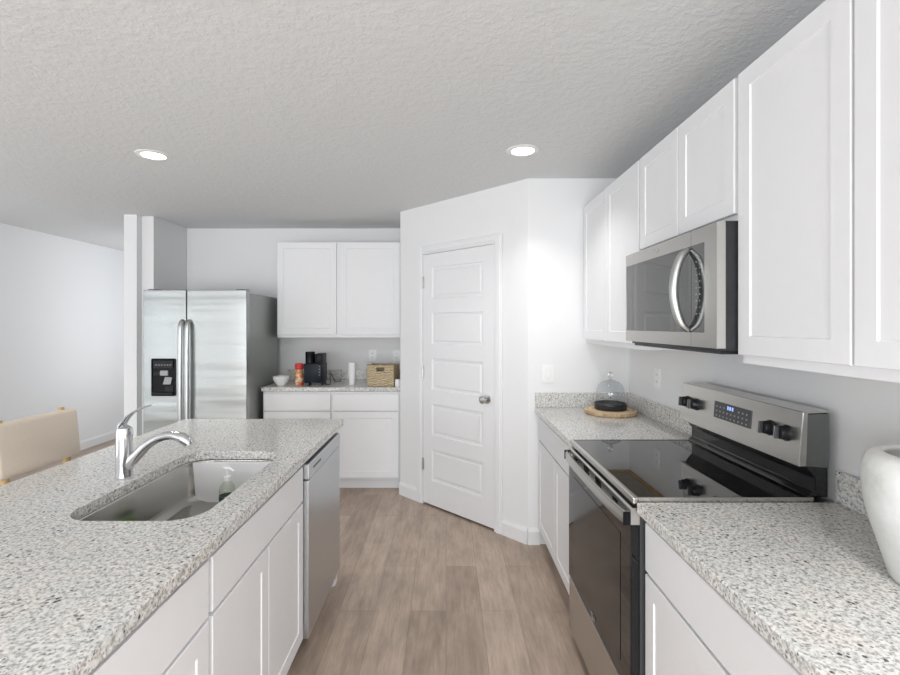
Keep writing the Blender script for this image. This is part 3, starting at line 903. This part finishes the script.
# ---------------------------------------------------------------- white pot at the right edge
vx, vy = 1.052, .985
bm = B()
POT = [(0, 0), (.098, 0), (.104, .008), (.117, .055), (.133, .11), (.146, .165), (.150, .21), (.148, .24), (.140, .262), (.124, .272),
           (.112, .273), (.108, .268), (.118, .258), (.128, .235), (.130, .20), (.118, .11), (.09, .03), (0, .02)]
lathe(bm, POT, vx, vy, ZT, 56, False)
o = obj('ceramic_pot', bm, 'ceramic', None, 'all')
tag(o, 'large white mottled ceramic pot cut off at the right edge on the countertop', 'pot')

# ---------------------------------------------------------------- back counter items
def at(px, Y): return (px-446)*Y/477
# bowl
bx_, by_ = at(281.2, 4.33), 4.33
bw = thing('mixing_bowl', 'small white ribbed bowl on the back counter beside the refrigerator', 'bowl', (bx_, by_, ZT))
bm = B(); lathe(bm, [(0, 0), (.034, 0), (.036, .006), (.058, .03), (.070, .058), (.074, .082), (.0715, .083), (.067, .06), (.055, .034), (.03, .012), (0, .01)], bx_, by_, ZT+.0005, 36)
obj('bowl', bm, 'white_plastic', bw, True)
bm = B(); tube(bm, [(bx_+.01, by_-.01, ZT+.025), (bx_+.05, by_, ZT+.065), (bx_+.10, by_+.01, ZT+.105)], [.008, .006, .007], 8, 4)
o = obj('spatula', bm, 'handle_grey', None, True); tag(o, 'pale green utensil leaning out of the white bowl', 'utensil')
# creamer
cx2, cy2 = at(299.3, 4.36), 4.36
cr = thing('creamer_canister', 'orange and cream canister with red lid between bowl and coffee maker', 'canister', (cx2, cy2, ZT))
bm = B(); lathe(bm, [(0, 0), (.036, 0), (.038, .004), (.038, .10), (.031, .122), (.033, .14), (.035, .142)], cx2, cy2, ZT+.0005, 28); obj('canister', bm, 'creamer', cr, True)
bm = B(); lathe(bm, [(0, .142), (.036, .142), (.041, .15), (.041, .165), (.038, .17), (.041, .176), (.036, .195), (0, .2)], cx2, cy2, ZT+.0015, 28); obj('lid', bm, 'red', cr, True)
# coffee maker
kx, ky = at(315.3, 4.38), 4.38
km = thing('coffee_maker', 'dark navy single-serve coffee maker on the back counter', 'coffee maker', (kx, ky, ZT))
bm = B(); box(bm, kx-.082, kx+.078, ky-.085, ky+.12, ZT+.028, ZT+.200, .006, 2); obj('housing', bm, 'navy', km, True)
bm = B(); box(bm, kx-.078, kx-.035, ky-.08, ky+.1, ZT, ZT+.0275, .003); box(bm, kx+.045, kx+.078, ky-.08, ky+.1, ZT, ZT+.0275, .003)
box(bm, kx-.034, kx+.044, ky-.03, ky+.1, ZT, ZT+.0275); obj('foot', bm, 'black_plastic', km)
bm = B(); lathe(bm, [(0, .201), (.042, .201), (.043, .30), (.040, .305), (0, .306)], kx-.038, ky-.03, ZT, 28); obj('brew_head', bm, 'black_satin', km, True)
bm = B(); box(bm, kx+.016, kx+.078, ky-.08, ky+.10, ZT+.2005, ZT+.288, .006, 2); obj('water_tank', bm, 'black_satin', km, True)
for k in range(4):
    bm = B(); box(bm, kx+.055, kx+.065, ky-.0865, ky-.0853, ZT+.095+k*.026, ZT+.100+k*.026); obj('indicator_light', bm, 'icon', km)
bm = B(); tube(bm, [(kx+.083, ky+.03, ZT+.02), (kx+.105, ky+.0, ZT+.004), (kx+.13, ky+.02, ZT+.004), (kx+.12, ky+.07, ZT+.04), (kx+.11, ky+.12, ZT+.10), (kx+.14, ky+.2, ZT+.006), (kx+.17, ky+.3, ZT+.006)], .0035, 8, 6)
obj('power_cord', bm, 'black_plastic', km, True)
# nested paper cups
ux, uy = at(352.3, 4.38), 4.38
cup = None
for k in range(6):
    if cup is None:
        bm = B(); lathe(bm, [(0, .003), (.0255, .003), (.0255, 0), (.0268, 0), (.0345, .107), (.0372, .109), (.0372, .112), (.0335, .112), (.0262, .006), (0, .006)], 0, 0, 0, 28, False)
        cup = obj('paper_cup', bm, 'white_plastic', None, True); o = cup
    else:
        o = cup.copy(); C.objects.link(o)
    o.location = (ux, uy, ZT+.0005+k*.0178)
    tag(o, 'white paper cup in the nested stack left of the basket', 'cup', 'nested white paper cups on the back counter')
cup['label'] = 'bottom white paper cup carrying the nested stack left of the basket'
# basket
kb = thing('wicker_basket', 'tan woven basket with cut-out handle on the back counter', 'basket', (-.585, 4.245, ZT), 0)
w_, d_, h_ = .245, .20, .182; t_ = .012
bm = B()
def wl(bm, a, b, c, d, e, f): box(bm, a, b, c, d, e, f, .003, 1)
x0_ = -w_/2; x1_ = w_/2
wl(bm, x0_, x1_, 0, d_, 0.0005, .012)
wl(bm, x0_, x0_+t_, t_, d_-t_, .012, h_); wl(bm, x1_-t_, x1_, t_, d_-t_, .012, h_); wl(bm, x0_, x1_, d_-t_, d_, .012, h_)
hx0, hx1, hz0, hz1 = -.036, .036, .135, .168
wl(bm, x0_, hx0, 0, t_, .012, h_); wl(bm, hx1, x1_, 0, t_, .012, h_); wl(bm, hx0-.003, hx1+.003, 0, t_, .012, hz0); wl(bm, hx0-.003, hx1+.003, 0, t_, hz1, h_)
obj('basket', bm, 'wicker', kb, local=True)
bm = B()
for a, b__, c, d in ((x0_-.003, x1_+.003, -.003, t_+.002), (x0_-.003, x1_+.003, d_-t_-.002, d_+.003), (x0_-.003, x0_+t_+.002, t_+.002, d_-t_-.002), (x1_-t_-.002, x1_+.003, t_+.002, d_-t_-.002)):
    box(bm, a, b__, c, d, h_, h_+.01, .003, 1)
obj('rim', bm, 'wicker', kb, local=True)
kb.rotation_euler = (0, 0, math.radians(-9))
# small white jar half hidden behind the wall corner
jx, jy = -.428, 4.24
bm = B(); lathe(bm, [(0, 0), (.024, 0), (.026, .004), (.026, .055), (.021, .066), (0, .068)], jx, jy, ZT+.0005, 20)
o = obj('jar', bm, 'white_plastic', None, True); tag(o, 'small white jar right of the basket, half hidden by the pantry wall', 'jar')

# ---------------------------------------------------------------- counter stool
sl = thing('counter_stool', 'cream upholstered counter stool with light wood frame at the island', 'stool', (-1.50, 2.01, 0))
Y0, Y1 = 1.805, 2.21
bm = B()
n = 8; rings = []
def slabring(x, o, z0, z1, y0, y1):
    return [(x, y, z) for y, z in rrect(y0+o, y1-o, z0+o, z1-o, .02, 4)]
for x, o in ((-1.742, .012), (-1.738, .004), (-1.728, 0), (-1.700, 0), (-1.690, .004), (-1.685, .012)):
    rings.append([(x-.02*(z-.88)/.2, y, z) for y, z in rrect(Y0+o, Y1-o, .866+o, 1.078-o, .018, 4)])
loft(bm, rings, True, True)
obj('backrest', bm, 'fabric', sl, True)
bm = B(); box(bm, -1.70, -1.30, Y0, Y1, .60, .665, .02, 3); obj('seat', bm, 'fabric', sl, True)
for y in (Y0+.055, Y1-.045):
    bm = B(); tube(bm, [(-1.745, y, 0), (-1.715, y, .6), (-1.722, y, .86), (-1.748, y, 1.088)], [.013, .018, .016, .013], 10, 4); obj('leg', bm, 'wood_seat', sl, True)
    bm = B(); tube(bm, [(-1.290, y, 0), (-1.320, y, .6)], [.013, .018], 10, 4); obj('leg', bm, 'wood_seat', sl, True)
bm = B()
for y in (Y0+.055, Y1-.045): tube(bm, [(-1.735, y, .2), (-1.30, y, .2)], .009, 8, 0)
tube(bm, [(-1.302, Y0+.055, .23), (-1.302, Y1-.045, .23)], .009, 8, 0)
obj('stretcher', bm, 'wood_seat', sl, True)

# ---------------------------------------------------------------- switch and outlets
def plate(name, label, loc, rz, wide=.075, kind='outlet', group=None):
    t = thing(name, label, 'switch' if kind == 'switch' else 'outlet', loc, rz)
    bm = B(); box(bm, -wide/2, wide/2, -.006, -.0003, -.058, .058, .002, 2); obj('cover_plate', bm, 'white_plastic', t, local=True)
    if kind == 'switch':
        bm = B(); box(bm, -.017, .017, -.010, -.0062, -.033, .033, .002); obj('rocker', bm, 'white_plastic', t, local=True)
    else:
        for z in (.02, -.02):
            bm = B(); box(bm, -.016, .016, -.0085, -.0062, z-.014, z+.014, .002); s_ = obj('socket', bm, 'white_plastic', t, local=True)
            bm = B(); box(bm, -.008, -.005, -.0088, -.0086, z-.004, z+.007); box(bm, .005, .008, -.0088, -.0086, z-.004, z+.007); obj('slot', bm, 'dark_grey', s_, local=True)
    return t
plate('light_switch', 'white light switch on the wall right of the pantry door', (.679, 3.183, 1.137), 0, .085, 'switch')
plate('wall_outlet', 'white outlet on the right wall between cake dome and range', (RX, 2.75, 1.155), -PI/2)
plate('wall_outlet', 'white outlet on the back wall above the basket', (at(372.5, BY), BY, 1.155), 0)
plate('wall_outlet', 'white outlet in the back corner beside the pantry wall', (at(396.6, BY), BY, 1.148), 0)

# ---------------------------------------------------------------- recessed downlights
def downlight(x, y, label, power=8.5):
    t = thing('recessed_light', label, 'ceiling light', (x, y, H), 0, 'round recessed ceiling lights')
    bm = B(); lathe(bm, [(.060, -.001), (.066, -.0065), (.090, -.004), (.093, -.0005), (.060, -.0005)], 0, 0, 0, 40, False); obj('trim_ring', bm, 'white_plastic', t, True, local=True)
    bm = B(); lathe(bm, [(0, -.0045), (.0655, -.0045), (.0655, -.0035), (0, -.0035)], 0, 0, 0, 40, False); obj('lens', bm, 'lamp', t, local=True)
    d = bpy.data.lights.new('bulb', 'AREA'); d.shape = 'DISK'; d.size = .12; d.energy = power; d.spread = math.radians(112); d.color = (1, .985, .965)
    o = bpy.data.objects.new('bulb', d); C.objects.link(o); o.parent = t; o.location = (0, 0, -.012)
    return t
downlight(-1.683, 2.744, 'round recessed ceiling light on the left, above the island and refrigerator', 5)
downlight(.43, 2.673, 'round recessed ceiling light on the right, in front of the pantry door', 4)
for (x, y, p_) in ((-1.683, -.2, 6), (.43, -.2, 17)):  # out-of-view lamps, added because the room needed more light
    d = downlight(x, y, 'unseen round recessed ceiling light added over the viewer', p_)
